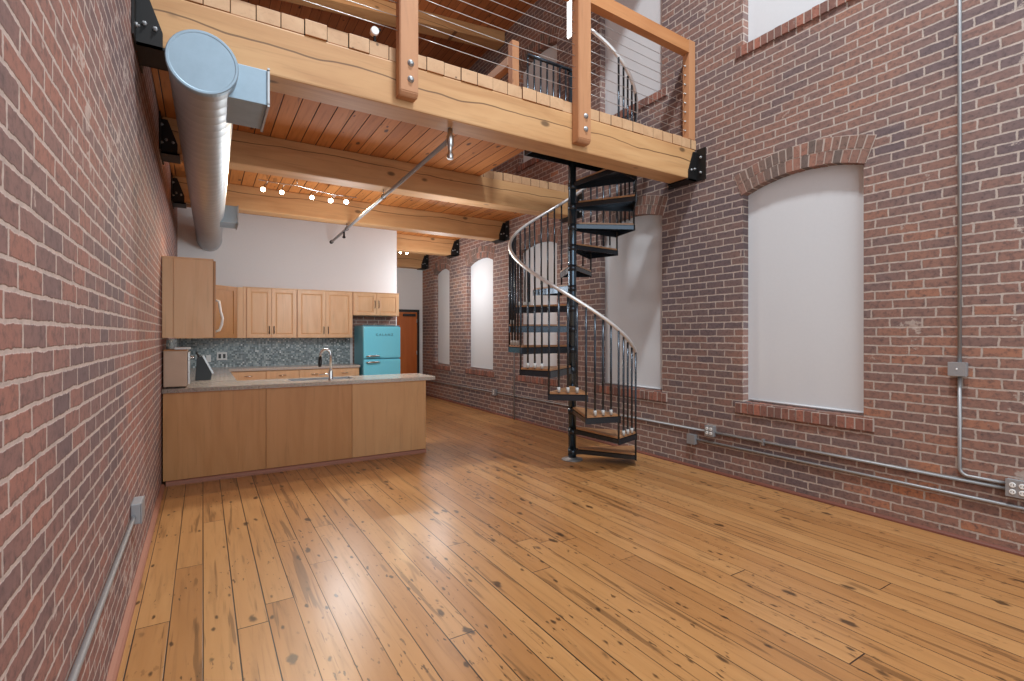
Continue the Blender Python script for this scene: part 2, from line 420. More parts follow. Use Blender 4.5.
# plate (y,z,t) -> world (XR+0.2+t, y, z)
me.transform(Matrix(((0, 0, 1, XR+0.2), (1, 0, 0, 0), (0, 1, 0, 0), (0, 0, 0, 1))))
me.materials.clear(); me.materials.append(M_brickR); struct(wr)
order = ['nearest', 'second', 'third', 'fourth', 'farthest']
for i, (y0, z0, zs, WW) in enumerate(wins):
    RA, HALF = arc_of(WW)
    lower = i < 5
    w = bpy.data.objects.new('window_%d' % (i+1), None); COL.objects.link(w)
    w.location = (XR, y0+WW/2, z0); w['kind'] = 'structure'
    w['label'] = ('arched window with white shade at floor level, %s of five along the right wall' if lower else 'arched window with white shade at loft level, %s of five up the right wall') % order[i % 5]
    w['category'] = 'window'
    # the shade, with a soft bulge and a hem bar
    sh = MB().prism(opening(y0+0.002, z0+0.012, zs-0.002, WW-0.004), 'x', XR+REC, XR+REC+0.02).build('roller_shade', M_shade, w)
    MB().tube([(XR+REC-0.006, y0+0.02, z0+0.022), (XR+REC-0.006, y0+WW-0.02, z0+0.022)], 0.009, 8).build('hem_bar', M_shade, sh)
    yc = y0+WW/2; zc = zs+RISE-RA
    # arch rings: mortar bed, then wedge bricks
    def sector(a0, a1, r0, r1, n=1):
        out = []
        for k in range(n+1):
            a = a0+(a1-a0)*k/n; out.append((yc+r0*math.sin(a), zc+r0*math.cos(a)))
        for k in range(n, -1, -1):
            a = a0+(a1-a0)*k/n; out.append((yc+r1*math.sin(a), zc+r1*math.cos(a)))
        return out
    ext = 0.012
    m = MB(); m.prism(sector(-HALF-ext, HALF+ext, RA-0.001, RA+0.213, 20), 'x', XR-0.004, XR+REC-0.002)
    m.build('arch_mortar', M_mort, w)
    m = MB()
    for ring, (r0, r1) in enumerate(((RA-0.004, RA+0.1), (RA+0.108, RA+0.21))):
        n = round((17 if ring == 0 else 19)*WW/1.05)
        step = 2*(HALF+ext)/n
        for k in range(n):
            a0 = -HALF-ext+step*k; g = 0.0042
            j = random.uniform(-0.0012, 0.0012)
            m.prism(sector(a0+g+j, a0+step-g+j, r0+random.uniform(-.003, .003), r1+random.uniform(-.004, .004), 2), 'x', XR-0.009+random.uniform(-.002, .002), XR+REC-0.003)
    m.build('brick_arch', M_arch, w)
    m = MB(); m.box(XR-0.014, XR+REC+0.02, y0-0.075, y0+WW+0.075, z0-0.104, z0-0.010); m.build('sill_mortar', M_mort, w)
    m = MB()
    n = round(18*(WW+0.15)/1.2); st = (WW+0.15)/n
    for k in range(n):
        ya = y0-0.075+st*k+0.006; yb = ya+st-0.013
        p = 0.021+random.uniform(-.005, .005); zt = z0+random.uniform(-.004, .002)
        m.hexa([(XR-p, ya, z0-0.105), (XR-p, yb, z0-0.105), (XR+REC-0.002, yb, z0-0.105), (XR+REC-0.002, ya, z0-0.105)],
               [(XR-p, ya, zt-0.012), (XR-p, yb, zt-0.012), (XR+REC-0.002, yb, zt+0.006), (XR+REC-0.002, ya, zt+0.006)])
    m.build('brick_sill', M_sill, w)

# far hall wall, kitchen wall block
KX = 3.12
struct(MB().box(XL, XR, YF, YF+0.3, 0, 7.4).build('wall_far', M_white))
struct(MB().box(XL, KX, YK, YF, 0, ZD0-0.002).build('wall_kitchen', M_white))
struct(MB().box(2.30, KX-0.02, YK-0.012, YK-0.0005, 0, 1.80).build('wall_fridge_niche', M_brickK))
# trims
struct(MB().prism([(XL, 0), (XL+0.03, 0), (XL+0.028, 0.012), (XL+0.018, 0.024), (XL, 0.03)], 'y', YB, 5.69).build('baseboard_left', M_baseL))
struct(MB().prism([(XR, 0), (XR-0.022, 0), (XR-0.02, 0.012), (XR-0.012, 0.02), (XR, 0.026)], 'y', YB, YF-0.01).build('baseboard_right', M_baseR))
# hall door
d = bpy.data.objects.new('door_1', None); COL.objects.link(d); d.location = (3.9, YF, 0); struct(d)
d['label'] = 'orange wood hall door in dark frame beyond the blue refrigerator'; d['category'] = 'door'
MB().box(3.44, 4.33, YF-0.045, YF-0.008, 0.01, 1.96).build('door_leaf', M_door, d)
m = MB(); m.prism([(3.385, 0), (3.385, 2.02), (4.385, 2.02), (4.385, 0), (4.33, 0), (4.33, 1.965), (3.44, 1.965), (3.44, 0)], 'y', YF-0.06, YF-0.002)
m.build('door_frame', M_casing, d)
cl = MB().box(3.98, 4.28, YF-0.10, YF-0.047, 1.86, 1.92, 0.008).build('door_closer', M_casing, d)
for zz in (0.25, 1.0, 1.75): MB().tube([(4.322, YF-0.052, zz-0.05), (4.322, YF-0.052, zz+0.05)], 0.008, 8).build('hinge', M_steel, d)
m = MB(); m.tube([(3.52, YF-0.046, 1.0), (3.52, YF-0.10, 1.0)], 0.014, 10); m.tube([(3.52, YF-0.095, 1.0), (3.64, YF-0.095, 1.0)], 0.01, 10); m.build('door_handle', M_steel, d)

# loft deck: planks on edge resting on the beams (one structure)
def deck_planks(m, x0, x1, y0, y1, jf=0.0, jb=0.0):
    w = 0.142; i0 = math.floor(x0/w+1e-6)
    k = i0
    while k*w < x1-1e-6:
        a = max(x0, k*w); b = min(x1, (k+1)*w)
        if b-a > 0.01:
            m.box(a+0.0018, b-0.0018, y0+random.uniform(-jf, jf), y1+random.uniform(-jb, jb), ZD0+0.001, ZD1+random.uniform(-0.004, 0.0), 0.004)
        k += 1
WX = 2.93                       # left edge of the stair well
m = MB()
deck_planks(m, XL+0.003, WX, 3.512, 5.49, 0.008)
deck_planks(m, WX, XR-0.003, 3.512, 3.745, 0.004)
deck_planks(m, XL+0.003, WX, 5.49, YF-0.003)
deck_planks(m, WX, XR-0.003, 5.50, YF-0.003, 0.008)
dk = m.build('floor_loft', M_deck); dk.data.materials.append(M_deckend)
for p in dk.data.polygons:
    if abs(p.normal.y) > 0.8: p.material_index = 1
struct(dk)
# roof over the loft, rising to the right
def roofz(x): return 6.42+0.095*(x-1.55)
m = MB()
xs0, xs1 = XL-0.05, XR+0.1
m.hexa([(xs0, 3.3, roofz(xs0)), (xs1, 3.3, roofz(xs1)), (xs1, YF+0.1, roofz(xs1)), (xs0, YF+0.1, roofz(xs0))],
       [(xs0, 3.3, roofz(xs0)+.12), (xs1, 3.3, roofz(xs1)+.12), (xs1, YF+0.1, roofz(xs1)+.12), (xs0, YF+0.1, roofz(xs0)+.12)])
struct(m.build('ceiling', M_roof))

# ------------------------------------------------------------------ beams with steel hangers
def hanger(parent, xw, sgn, y0, y1, z0, z1):
    """steel saddle hanger at the end of a beam; xw wall face, sgn +1 when the beam runs to +x"""
    g = 0.004
    def X(t): return xw+sgn*t
    h = z1-z0
    m = MB()
    prof = [(X(0.004), z0-0.018), (X(0.135), z0-0.018), (X(0.135), z0+h*0.25), (X(0.06), z1-0.03), (X(0.004), z1-0.03)]
    m.prism(prof, 'y', y0-0.012, y0-0.002)
    m.prism(prof, 'y', y1+0.002, y1+0.012)
    m.box(min(X(0.004), X(0.15)), max(X(0.004), X(0.15)), y0-0.012, y1+0.012, z0-0.018, z0-0.003)
    hg = m.build('steel_hanger', M_hang, parent)
    for a, b in ((y0-0.125, y0-0.012), (y1+0.012, y1+0.125)):
        m = MB(); m.box(min(X(0.003), X(0.013)), max(X(0.003), X(0.013)), a, b, z0-0.018, z1-0.005)
        m.build('wall_flange', M_hang, hg)
    for t, zz in ((0.05, z0+h*0.33), (0.10, z0+h*0.28)):
        m = MB(); m.lathe([(0.013, 0.0), (0.013, -0.012), (0.006, -0.012), (0.006, -0.024)], (X(t), y0-0.012, zz), 'y', 6)
        m.build('bolt', M_conduit, hg)
    for zz in (z0+0.06, z0+0.22):
        o = (X(0.013), y0-0.07, zz)
        m = MB(); m.lathe([(0.014, 0.0), (0.014, sgn*0.012), (0.006, sgn*0.012), (0.006, sgn*0.022)], o, 'x', 6)
        m.build('bolt', M_conduit, hg)
bl = ['rough sawn timber beam at the front edge of the loft, with a long wavy crack',
      'timber beam under the loft behind the front beam, crossing behind the stair pole',
      'timber beam under the loft right behind the kitchen track light',
      'timber beam over the hallway passage beyond the end of the white kitchen wall']
for i, y in enumerate(BEAM_Y):
    x0 = XL+0.018 if i < 3 else KX+0.005
    b = thing('timber_beam', bl[i], 'beam', ((XL+XR)/2, y+BEAM_W/2, BEAM_B)); b['kind'] = 'thing'
    MB().box(x0, XR-0.018, y, y+BEAM_W, BEAM_B, ZD0-0.001, 0.012).build('timber', M_beam if i == 0 else M_beam2, b)
    if i < 3: hanger(b, XL, 1, y, y+BEAM_W, BEAM_B, ZD0)
    hanger(b, XR, -1, y, y+BEAM_W, BEAM_B, ZD0)
b = thing('timber_beam', 'short timber beam against the far hall wall above the door', 'beam', (3.8, YF-0.13, 2.95)); b['kind'] = 'thing'
MB().box(KX+0.005, XR-0.018, YF-0.26, YF-0.02, 2.99, 3.32, 0.012).build('timber', M_beam2, b)
hanger(b, XR, -1, YF-0.26, YF-0.02-0.02, 2.99, 3.32)
# roof beam over the loft, sloping with the roof
b = thing('roof_beam', 'sloping timber roof beam seen through the loft cables', 'beam', (2.0, 7.6, 6.2)); b['kind'] = 'thing'
def slab(m, x0, x1, y0, y1, h):
    m.hexa([(x0, y0, roofz(x0)-h), (x1, y0, roofz(x1)-h), (x1, y1, roofz(x1)-h), (x0, y1, roofz(x0)-h)],
           [(x0, y0, roofz(x0)-.003), (x1, y0, roofz(x1)-.003), (x1, y1, roofz(x1)-.003), (x0, y1, roofz(x0)-.003)])
m = MB(); slab(m, XL+0.02, XR-0.02, 7.47, 7.75, 0.20); m.build('timber', M_beam2, b)
b = thing('roof_beam', 'sloping timber roof beam low behind the loft edge, farther back', 'beam', (2.0, 9.5, 6.2)); b['kind'] = 'thing'
m = MB(); slab(m, XL+0.02, XR-0.02, 9.44, 9.72, 0.20); m.build('timber', M_beam2, b)

# ------------------------------------------------------------------ loft guard railing
g = thing('loft_railing', 'wooden loft guard railing with steel cables bolted to the front beam', 'railing', (1.9, 3.47, ZD1))
PY0, PY1 = 3.415, 3.508
def cpost(x0, x1, zb, zt):
    # bolted post with an eased tapered foot
    m = MB(); m.prism([(PY0+0.02, zb), (PY1, zb), (PY1, zt), (PY0, zt), (PY0, zb+0.03)], 'x', x0, x1)
    bmesh.ops.bevel(m.bm, geom=list(m.bm.edges), offset=0.006, segments=2, affect='EDGES')
    p = m.build('post', M_post, g)
    for zz in (zb+0.12, zb+0.235):
        m = MB(); m.lathe([(0.024, 0), (0.024, -0.004), (0.016, -0.005), (0.015, -0.016), (0.008, -0.018)], ((x0+x1)/2+0.01, PY0, zz), 'y', 18); m.build('bolt', M_galv, p)
    return p
cpost(1.182, 1.320, 3.125, 4.62)
cpost(2.795, 2.940, 3.12, 4.62)
m = MB().box(4.375, 4.475, 3.515, 3.60, ZD1+0.002, 4.55, 0.005); ep = m.build('post', M_post, g)
for xa, xb in ((XL+0.012, 1.181), (1.321, 2.794)):
    MB().box(xa, xb, 3.45, 3.56, 4.41, 4.54, 0.006).build('top_rail', M_rail, g)
m = MB(); m.hexa([(2.941, 3.45, 4.41), (2.941, 3.54, 4.41), (4.374, 3.60, 4.41), (4.374, 3.515, 4.41)], [(2.941, 3.45, 4.54), (2.941, 3.54, 4.54), (4.374, 3.60, 4.54), (4.374, 3.515, 4.54)])
m.build('top_rail', M_rail, g)
for k in range(8):
    z = ZD1+0.10+k*0.098
    for (xa, xb, yy) in ((XL+0.012, 1.182, 3.47), (1.32, 2.795, 3.47), (2.94, 4.375, 3.47)):
        yb_ = 3.56 if xb > 4 else yy
        pts = [(xa+(xb-xa)*t/8, yy+(yb_-yy)*t/8, z-0.006*math.sin(PI*t/8)) for t in range(9)]
        MB().tube(pts, 0.0028, 6).build('cable', M_cable, g)
for k in range(8):
    z = ZD1+0.10+k*0.098
    m = MB(); m.lathe([(0.009, 0), (0.009, -0.008), (0.005, -0.010), (0.004, -0.03)], (4.375, 3.56, z), 'x', 10)
    m.build('cable_fitting', M_cable, ep)
# well guard: timber post, rail, running back along the stair opening
g2 = thing('stairwell_railing', 'short timber post and rail guarding the stair opening on the loft', 'railing', (2.86, 4.6, ZD1))
MB().box(2.83, 2.915, 4.57, 4.66, ZD1+0.001, 4.60, 0.005).build('post', M_post, g2)
MB().box(2.83, 2.915, 6.2, 6.29, ZD1+0.001, 4.45, 0.005).build('post', M_post, g2)
MB().box(2.825, 2.91, 4.66, 6.2, 4.36, 4.46, 0.005).build('top_rail', M_railY, g2)
for k in range(8):
    z = ZD1+0.09+k*0.095
    MB().tube([(2.87, 4.66, z), (2.87, 6.2, z)], 0.0028, 6).build('cable', M_cable, g2)

# clamp lamp on the loft edge in the left bay
g3 = thing('clamp_lamp', 'small white headed clamp lamp on a black bracket at the loft edge', 'lamp', (1.06, 3.60, ZD1))
m = MB(); m.box(1.035, 1.085, 3.58, 3.64, ZD1+0.001, ZD1+0.012); m.tube([(1.06, 3.61, ZD1+0.01), (1.06, 3.61, ZD1+0.11), (1.10, 3.61, ZD1+0.155)], 0.011, 8)
m.build('bracket', M_black, g3)
m = MB(); m.lathe([(0.028, -0.02), (0.03, 0.0), (0.026, 0.03), (0.012, 0.045)], (1.055, 3.60, ZD1+0.118), 'y', 16); m.build('lamp_head', M_plastic, g3)

# ------------------------------------------------------------------ spiral duct
dz, dr = 2.90, 0.165
dc = lambda y: 0.0+0.085*(y-3.19)/6.0
g = thing('spiral_duct', 'round galvanised air duct running under the beams along the left brick wall', 'duct', (0, 3.19, dz))
m = MB()
ys = []; y = 3.19
pts, rad = [], []
while y < 9.18:
    for dy, r in ((0, dr), (0.098, dr), (0.106, dr+0.0024), (0.114, dr+0.0024), (0.122, dr)):
        pts.append((dc(y+dy), y+dy, dz)); rad.append(r)
    y += 0.124
pts = [p for p in pts if p[1] < 9.17]; rad = rad[:len(pts)]
pts.append((dc(9.19), 9.19, dz)); rad.append(dr)
m.tube(pts, rad, 40, cap=False); m.build('duct_pipe', M_galv, g)
m = MB(); m.lathe([(0.0, -0.002), (dr-0.012, -0.002), (dr-0.008, -0.004), (dr+0.002, -0.004), (dr+0.006, 0.0), (dr+0.006, 0.035), (dr+0.001, 0.036)], (0, 3.19, dz), 'y', 48, smooth=False)
m.build('end_cap', M_galvend, g)
m = MB(); m.lathe([(dr+0.008, 0), (dr+0.008, 0.05), (dr, 0.05)], (dc(9.0), 9.0, dz), 'y', 40, smooth=False); m.build('collar', M_galv, g)
for (x0, x1, y0, y1, z0, z1) in ((0.10, 0.325, 3.29, 3.70, 2.785, 2.99), (0.16, 0.36, 7.0, 7.36, 2.79, 3.0)):
    m = MB().box(x0, x1, y0, y1, z0, z1, 0.003); bx = m.build('register_box', M_galvend, g)
    m = MB(); m.box(x1, x1+0.012, y0-0.012, y1+0.012, z0-0.012, z0+0.006); m.box(x1, x1+0.012, y0-0.012, y1+0.012, z1-0.006, z1+0.012)
    m.box(x1, x1+0.012, y0-0.012, y0+0.006, z0, z1); m.box(x1, x1+0.012, y1-0.006, y1+0.012, z0, z1)
    m.build('register_flange', M_galv, bx)
    m = MB()
    for k in range(6):
        zz = z0+0.02+k*(z1-z0-0.04)/5; m.box(x1+0.001, x1+0.006, y0+0.008, y1-0.008, zz-0.008, zz+0.008)
    m.build('register_grille', M_galv, bx)

# ------------------------------------------------------------------ sprinkler pipe
A, B = Vector((1.68, 3.66, 2.985)), Vector((1.856, 8.83, 3.0))
g = thing('sprinkler_pipe', 'dark sprinkler pipe slung under the loft beams toward the kitchen wall', 'pipe', A)
MB().tube([A, B], 0.019, 14).build('pipe', M_conduit, g)
m = MB(); m.lathe([(0.022, -0.16), (0.026, -0.155), (0.026, -0.12), (0.018, -0.11), (0.018, -0.06), (0.028, -0.05), (0.028, 0.03), (0.02, 0.04), (0.02, 0.085)], A, 'z', 16); m.build('sprinkler_drop', M_steel, g)
m = MB(); m.tube([B-(B-A).normalized()*0.03, B+(B-A).normalized()*0.03], 0.03, 14); m.build('end_cap', M_black, g)
T = A.lerp(B, 0.80)
m = MB(); m.lathe([(0.012, -0.11), (0.024, -0.10), (0.024, -0.085), (0.014, -0.08), (0.014, 0.0)], T, 'z', 14); m.build('sprinkler_head', M_black, g)
for tt in ((5.61-A.y)/(B.y-A.y), (7.59-A.y)/(B.y-A.y)):
    q = A.lerp(B, tt)
    m = MB(); m.tube([q+Vector((0.026*math.cos(a), 0, 0.026*math.sin(a))) for a in [k*2*PI/20 for k in range(21)]], 0.004, 6)
    m.tube([q+Vector((0, 0, 0.026)), q+Vector((0, 0, BEAM_B-q.z-0.001))], 0.005, 6); m.build('pipe_hanger', M_black, g)

# ------------------------------------------------------------------ spiral staircase
P = Vector((3.581, 4.488, 0)); RS = 0.73; RZ = 0.2325
TH = math.atan(0.618); ct, st_ = math.cos(TH), math.sin(TH)
def pol(phi, r, z):
    a = R(phi)
    return Vector((P.x + r*(math.cos(a)*ct - math.sin(a)*st_), P.y + r*(-math.cos(a)*st_ - math.sin(a)*ct), z))
tz = lambda k: 0.14+RZ*(k-1)
hel = lambda phi: 0.14+RZ*(phi-10.5)/30.0
railz = lambda phi: hel(phi)+0.985
g = thing('spiral_staircase', 'black steel spiral staircase with wood treads and silver handrail rising to the loft', 'staircase', P)
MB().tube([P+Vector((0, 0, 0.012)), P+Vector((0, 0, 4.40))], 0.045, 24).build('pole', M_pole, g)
bp = MB().lathe([(0.12, 0.001), (0.12, 0.010), (0.114, 0.013), (0.056, 0.013), (0.054, 0.03)], P, 'z', 24); bp.build('base_plate', M_conduit, g)
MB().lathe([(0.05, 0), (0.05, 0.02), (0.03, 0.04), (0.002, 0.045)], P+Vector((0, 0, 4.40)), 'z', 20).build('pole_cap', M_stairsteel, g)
for k in range(1, 15):
    a0 = 25.5+30*(k-2)-1.0; a1 = a0+32.0
    z = tz(k)
    r0 = 0.047
    pts = [pol(a0-22, r0, 0), pol(a0, RS, 0), pol(a1, RS, 0), pol(a1+22, r0, 0)]
    p2 = [(p.x, p.y) for p in pts]
    m = MB(); m.prism(p2, 'z', z-0.022, z-0.014)
    def flange(pa, pb, t=0.007, dep=0.062):
        d_ = Vector((pb[0]-pa[0], pb[1]-pa[1])); nrm = Vector((-d_.y, d_.x)).normalized()*t
        q = [(pa[0], pa[1]), (pb[0], pb[1]), (pb[0]+nrm.x, pb[1]+nrm.y), (pa[0]+nrm.x, pa[1]+nrm.y)]
        m.prism(q, 'z', z-0.014-dep, z-0.014)
    flange(p2[1], p2[0], dep=0.072); flange(p2[2], p2[1]); flange(p2[3], p2[2], dep=0.05)
    m.lathe([(0.049, z-0.086), (0.049, z-0.014)], P, 'z', 20)
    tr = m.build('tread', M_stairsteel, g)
    c = sum((Vector(q) for q in p2), Vector((0, 0)))/4
    inn = [tuple(c+(Vector(q)-c)*s_) for q, s_ in zip(p2, (0.9, 0.985, 0.985, 0.9))]
    MB().prism(inn, 'z', z-0.0135, z+0.006).build('tread_board', M_treadwood, tr)
# balusters: one at every tread corner and three between
def baluster(phi, zb, sleeve):
    ca = round((phi-25.5)/30.0)*30+25.5
    # chord radius between corners
    k = math.floor((phi-25.5)/30.0); mid = 25.5+30*k+15
    rr = RS*math.cos(R(15))/math.cos(R(phi-mid))*0.985
    a = pol(phi, rr, zb); b = pol(phi, rr, railz(phi)-0.012)
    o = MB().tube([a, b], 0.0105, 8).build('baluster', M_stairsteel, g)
    if sleeve:
        MB().lathe([(0.017, 0.007), (0.017, 0.055), (0.013, 0.058)], (a.x, a.y, zb), 'z', 12).build('baluster_sleeve', M_sleeve, o)
for k in range(2, 15):
    a0 = 25.5+30*(k-2)
    baluster(a0+0.4, tz(k-1)-0.07, False)
    for q in (7.5, 15, 22.5): baluster(a0+q, tz(k), True)
baluster(25.5+30*13+0.4, tz(14)-0.07, False)
pts = [pol(25+i*3.0, RS*0.975, railz(25+i*3.0)) for i in range(0, int((442-25)/3)+1)]
MB().tube([pol(25, RS*0.975, railz(25)-0.05)]+pts, 0.019, 12).build('handrail', M_alu, g)
# landing at deck level
zl = ZD1-0.02
L0, L1 = pol(415.5, RS, 0), pol(510, RS, 0)
xl_, xr_ = WX+0.006, 4.02
yn_, yf_ = 3.765, 4.50
m = MB(); m.box(xl_, xr_, yn_, yf_, zl-0.012, zl)
m.box(xl_, xr_, yf_-0.012, yf_, zl-0.13, zl-0.012); m.box(xl_, xl_+0.012, yn_, yf_, zl-0.13, zl-0.012)
m.box(xl_, xr_, yn_, yn_+0.012, zl-0.13, zl-0.012); m.box(xr_-0.012, xr_, yn_, yf_, zl-0.13, zl-0.012)
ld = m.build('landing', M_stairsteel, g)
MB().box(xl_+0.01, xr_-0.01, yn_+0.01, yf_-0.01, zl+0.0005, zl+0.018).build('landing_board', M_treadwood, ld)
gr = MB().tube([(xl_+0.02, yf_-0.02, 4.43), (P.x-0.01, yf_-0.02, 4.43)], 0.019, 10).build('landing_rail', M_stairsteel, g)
n = 7
for i in range(n):
    x = xl_+0.03+i*(P.x-0.10-xl_-0.03)/(n-1)
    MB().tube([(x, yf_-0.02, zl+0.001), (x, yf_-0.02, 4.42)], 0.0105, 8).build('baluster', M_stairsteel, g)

# ------------------------------------------------------------------ kitchen
ZC = 0.913
# peninsula
g = thing('peninsula_cabinet', 'maple kitchen peninsula base with three flat back panels', 'cabinet', (1.0, 5.95, 0))
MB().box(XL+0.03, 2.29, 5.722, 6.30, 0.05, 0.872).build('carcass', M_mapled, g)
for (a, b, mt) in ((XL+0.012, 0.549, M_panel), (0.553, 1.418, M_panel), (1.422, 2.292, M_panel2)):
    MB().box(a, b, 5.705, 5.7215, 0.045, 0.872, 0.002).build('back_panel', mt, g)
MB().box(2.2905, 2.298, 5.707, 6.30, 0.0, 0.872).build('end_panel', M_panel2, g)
MB().prism([(5.7215, 0.0), (5.688, 0.0), (5.690, 0.02), (5.698, 0.034), (5.7215, 0.045)], 'x', XL+0.034, 2.298).build('base_moulding', M_baseL, g)
SINK = (0.82, 1.52, 5.955, 6.27)
me = curve_plate([(XL+0.004, 5.675), (2.36, 5.675), (2.415, 5.69), (2.435, 5.74), (2.435, 6.30), (2.41, 6.335), (XL+0.004, 6.335)],
                 [[(SINK[0], SINK[2]), (SINK[1], SINK[2]), (SINK[1], SINK[3]), (SINK[0], SINK[3])]], 0.038)
me.materials.clear(); me.materials.append(M_granite)
o = bpy.data.objects.new('countertop', me); COL.objects.link(o); o.location = (0, 0, ZC-0.0195)
tag(o, 'speckled granite worktop on the kitchen peninsula', 'countertop')
g = thing('sink', 'stainless sink sunk into the peninsula worktop behind the faucet', 'sink', (1.17, 6.11, ZC-0.2))
m = MB(); x0, x1, y0, y1 = SINK[0]+.004, SINK[1]-.004, SINK[2]+.004, SINK[3]-.004
m.box(x0, x0+.006, y0, y1, 0.876, ZC-0.004); m.box(x1-.006, x1, y0, y1, 0.876, ZC-0.004); m.box(x0, x1, y0, y0+.006, 0.876, ZC-0.004); m.box(x0, x1, y1-.006, y1, 0.876, ZC-0.004)
m.box(x0, x1, y0, y1, 0.8735, 0.879); m.build('basin', M_boxgrey, g)
MB().lathe([(0.035, 0.0), (0.035, 0.004), (0.02, 0.005)], (1.17, 6.11, 0.8795), 'z', 20).build('drain', M_chrome, g)
FX, FY = 1.225, 5.87
g = thing('faucet', 'chrome gooseneck kitchen faucet on the peninsula worktop', 'faucet', (FX, FY, ZC))
m = MB(); m.lathe([(0.032, 0.001), (0.032, 0.006), (0.026, 0.012), (0.023, 0.02), (0.023, 0.10), (0.02, 0.11), (0.012, 0.115)], (FX, FY, ZC), 'z', 20); m.build('faucet_base', M_chrome, g)
arc = [(FX, FY, ZC+0.10), (FX, FY, ZC+0.285)]+[(FX-0.052+0.052*math.cos(a), FY+0.012*(1-math.cos(a)), ZC+0.285+0.06*math.sin(a)) for a in [k*PI/12 for k in range(1, 13)]]+[(FX-0.106, FY+0.026, ZC+0.26)]
MB().tube(arc, 0.013, 14).build('spout', M_chrome, g)
MB().tube([(FX-0.106, FY+0.026, ZC+0.262), (FX-0.11, FY+0.028, ZC+0.18), (FX-0.111, FY+0.028, ZC+0.15)], [0.019, 0.022, 0.016], 14).build('spray_head', M_dark, g)
MB().tube([(FX-0.02, FY, ZC+0.065), (FX-0.05, FY+0.006, ZC+0.07), (FX-0.12, FY+0.02, ZC+0.062)], [0.012, 0.009, 0.007], 10).build('lever', M_chrome, g)

# countertop appliance, tray, knife block
g = thing('countertop_oven', 'boxy brushed metal countertop oven against the left brick wall', 'oven', (-0.22, 6.0, ZC))
MB().box(XL+0.012, -0.128, 5.735, 6.16, ZC+0.012, 1.268, 0.008).build('body', metal('OvenShell', srgb(190, 160, 138), 0.42, 0.35), g)  # beige reflection on the metal is put into the shell colour
MB().box(XL+0.012, -0.126, 5.73, 6.165, 1.2685, 1.278, 0.003).build('top_plate', M_mapled, g)
MB().box(-0.127, -0.108, 5.745, 6.15, ZC+0.03, 1.255, 0.005).build('door', M_steel, g)
m = MB(); m.tube([(-0.107, 5.78, 1.20), (-0.082, 5.80, 1.20), (-0.082, 6.10, 1.20), (-0.107, 6.12, 1.20)], 0.008, 8); m.build('handle', M_chrome, g)
for (x, y) in ((XL+.04, 5.77), (-.15, 5.77), (XL+.04, 6.13), (-.15, 6.13)):
    MB().lathe([(0.012, 0.001), (0.012, 0.0118)], (x, y, ZC), 'z', 10).build('foot', M_dark, g)
m = MB().box(-0.235, -0.105, 5.80, 6.05, 1.279, 1.299, 0.006)
tag(m.build('serving_tray', M_plastic), 'white tray lying on top of the countertop oven', 'tray')
g = thing('knife_block', 'black slanted knife block on the counter beside the countertop oven', 'knife block', (-0.01, 6.62, ZC))
m = MB(); m.prism([(-0.075, ZC+0.001), (0.075, ZC+0.001), (0.085, ZC+0.07), (-0.01, ZC+0.27), (-0.06, ZC+0.25)], 'y', 6.56, 6.68)
bmesh.ops.bevel(m.bm, geom=list(m.bm.edges), offset=0.004, segments=2, affect='EDGES'); m.build('block', M_dark, g)
m = MB(); m.hexa([(0.089, 6.565, ZC+0.07), (0.089, 6.675, ZC+0.07), (-0.006, 6.675, ZC+0.272), (-0.006, 6.565, ZC+0.272)], [(0.104, 6.565, ZC+0.078), (0.104, 6.675, ZC+0.078), (0.009, 6.675, ZC+0.28), (0.009, 6.565, ZC+0.28)]); m.build('steel_face', M_steel, g)
for j, yy in enumerate((6.58, 6.62, 6.66)):
    MB().tube([(-0.038, yy, ZC+0.262), (-0.062, yy, ZC+0.315)], 0.010, 8).build('knife_handle', M_dark, g)

# base cabinets along left and back walls
g = thing('base_cabinet', 'maple base cabinets along the left wall behind the peninsula', 'cabinet', (0, 7.4, 0))
MB().box(XL+0.004, 0.28, 6.40, 8.50, 0.09, 0.872).build('carcass', M_maple, g)
MB().box(XL+0.004, 0.23, 6.40, 8.50, 0.0, 0.09).build('plinth', M_dark, g)
def slab_door(m, x0, x1, y, z0, z1, face=-1):
    """raised-panel door facing -y at plane y (front)"""
    f = 0.055
    m.box(x0, x0+f, y, y+0.02, z0, z1, 0.002); m.box(x1-f, x1, y, y+0.02, z0, z1, 0.002)
    m.box(x0+f, x1-f, y, y+0.02, z0, z0+f, 0.002); m.box(x0+f, x1-f, y, y+0.02, z1-f, z1, 0.002)
    a, b, c, d = x0+f, x1-f, z0+f, z1-f
    e = 0.022
    m.hexa([(a, y+0.012, c), (b, y+0.012, c), (b, y+0.012, d), (a, y+0.012, d)], [(a+e, y+0.004, c+e), (b-e, y+0.004, c+e), (b-e, y+0.004, d-e), (a+e, y+0.004, d-e)])
    m.box(a, b, y+0.012, y+0.019, c, d)
def pull(m, x, y, z0, z1):
    m.tube([(x, y+0.002, z0), (x, y-0.024, z0+0.006), (x, y-0.028, (z0+z1)/2), (x, y-0.024, z1-0.006), (x, y+0.002, z1)], 0.0062, 8)
for i in range(3):
    y0 = 6.42+i*0.69
    m = MB(); m.box(0.2805, 0.30, y0, y0+0.67, 0.11, 0.86, 0.003); dd = m.build('door', M_maple, g)
    m = MB(); m.tube([(0.299, y0+0.06, 0.70), (0.325, y0+0.06, 0.71), (0.325, y0+0.06, 0.79), (0.299, y0+0.06, 0.80)], 0.006, 8); m.build('handle', M_dark, dd)
g = thing('base_cabinet', 'maple base cabinets along the back kitchen wall left of the refrigerator', 'cabinet', (1.3, 8.9, 0))
MB().box(XL+0.004, 2.262, 8.61, YK-0.004, 0.09, 0.872).build('carcass', M_maple, g)
MB().box(XL+0.004, 2.262, 8.68, YK-0.004, 0.0, 0.09).build('plinth', M_dark, g)
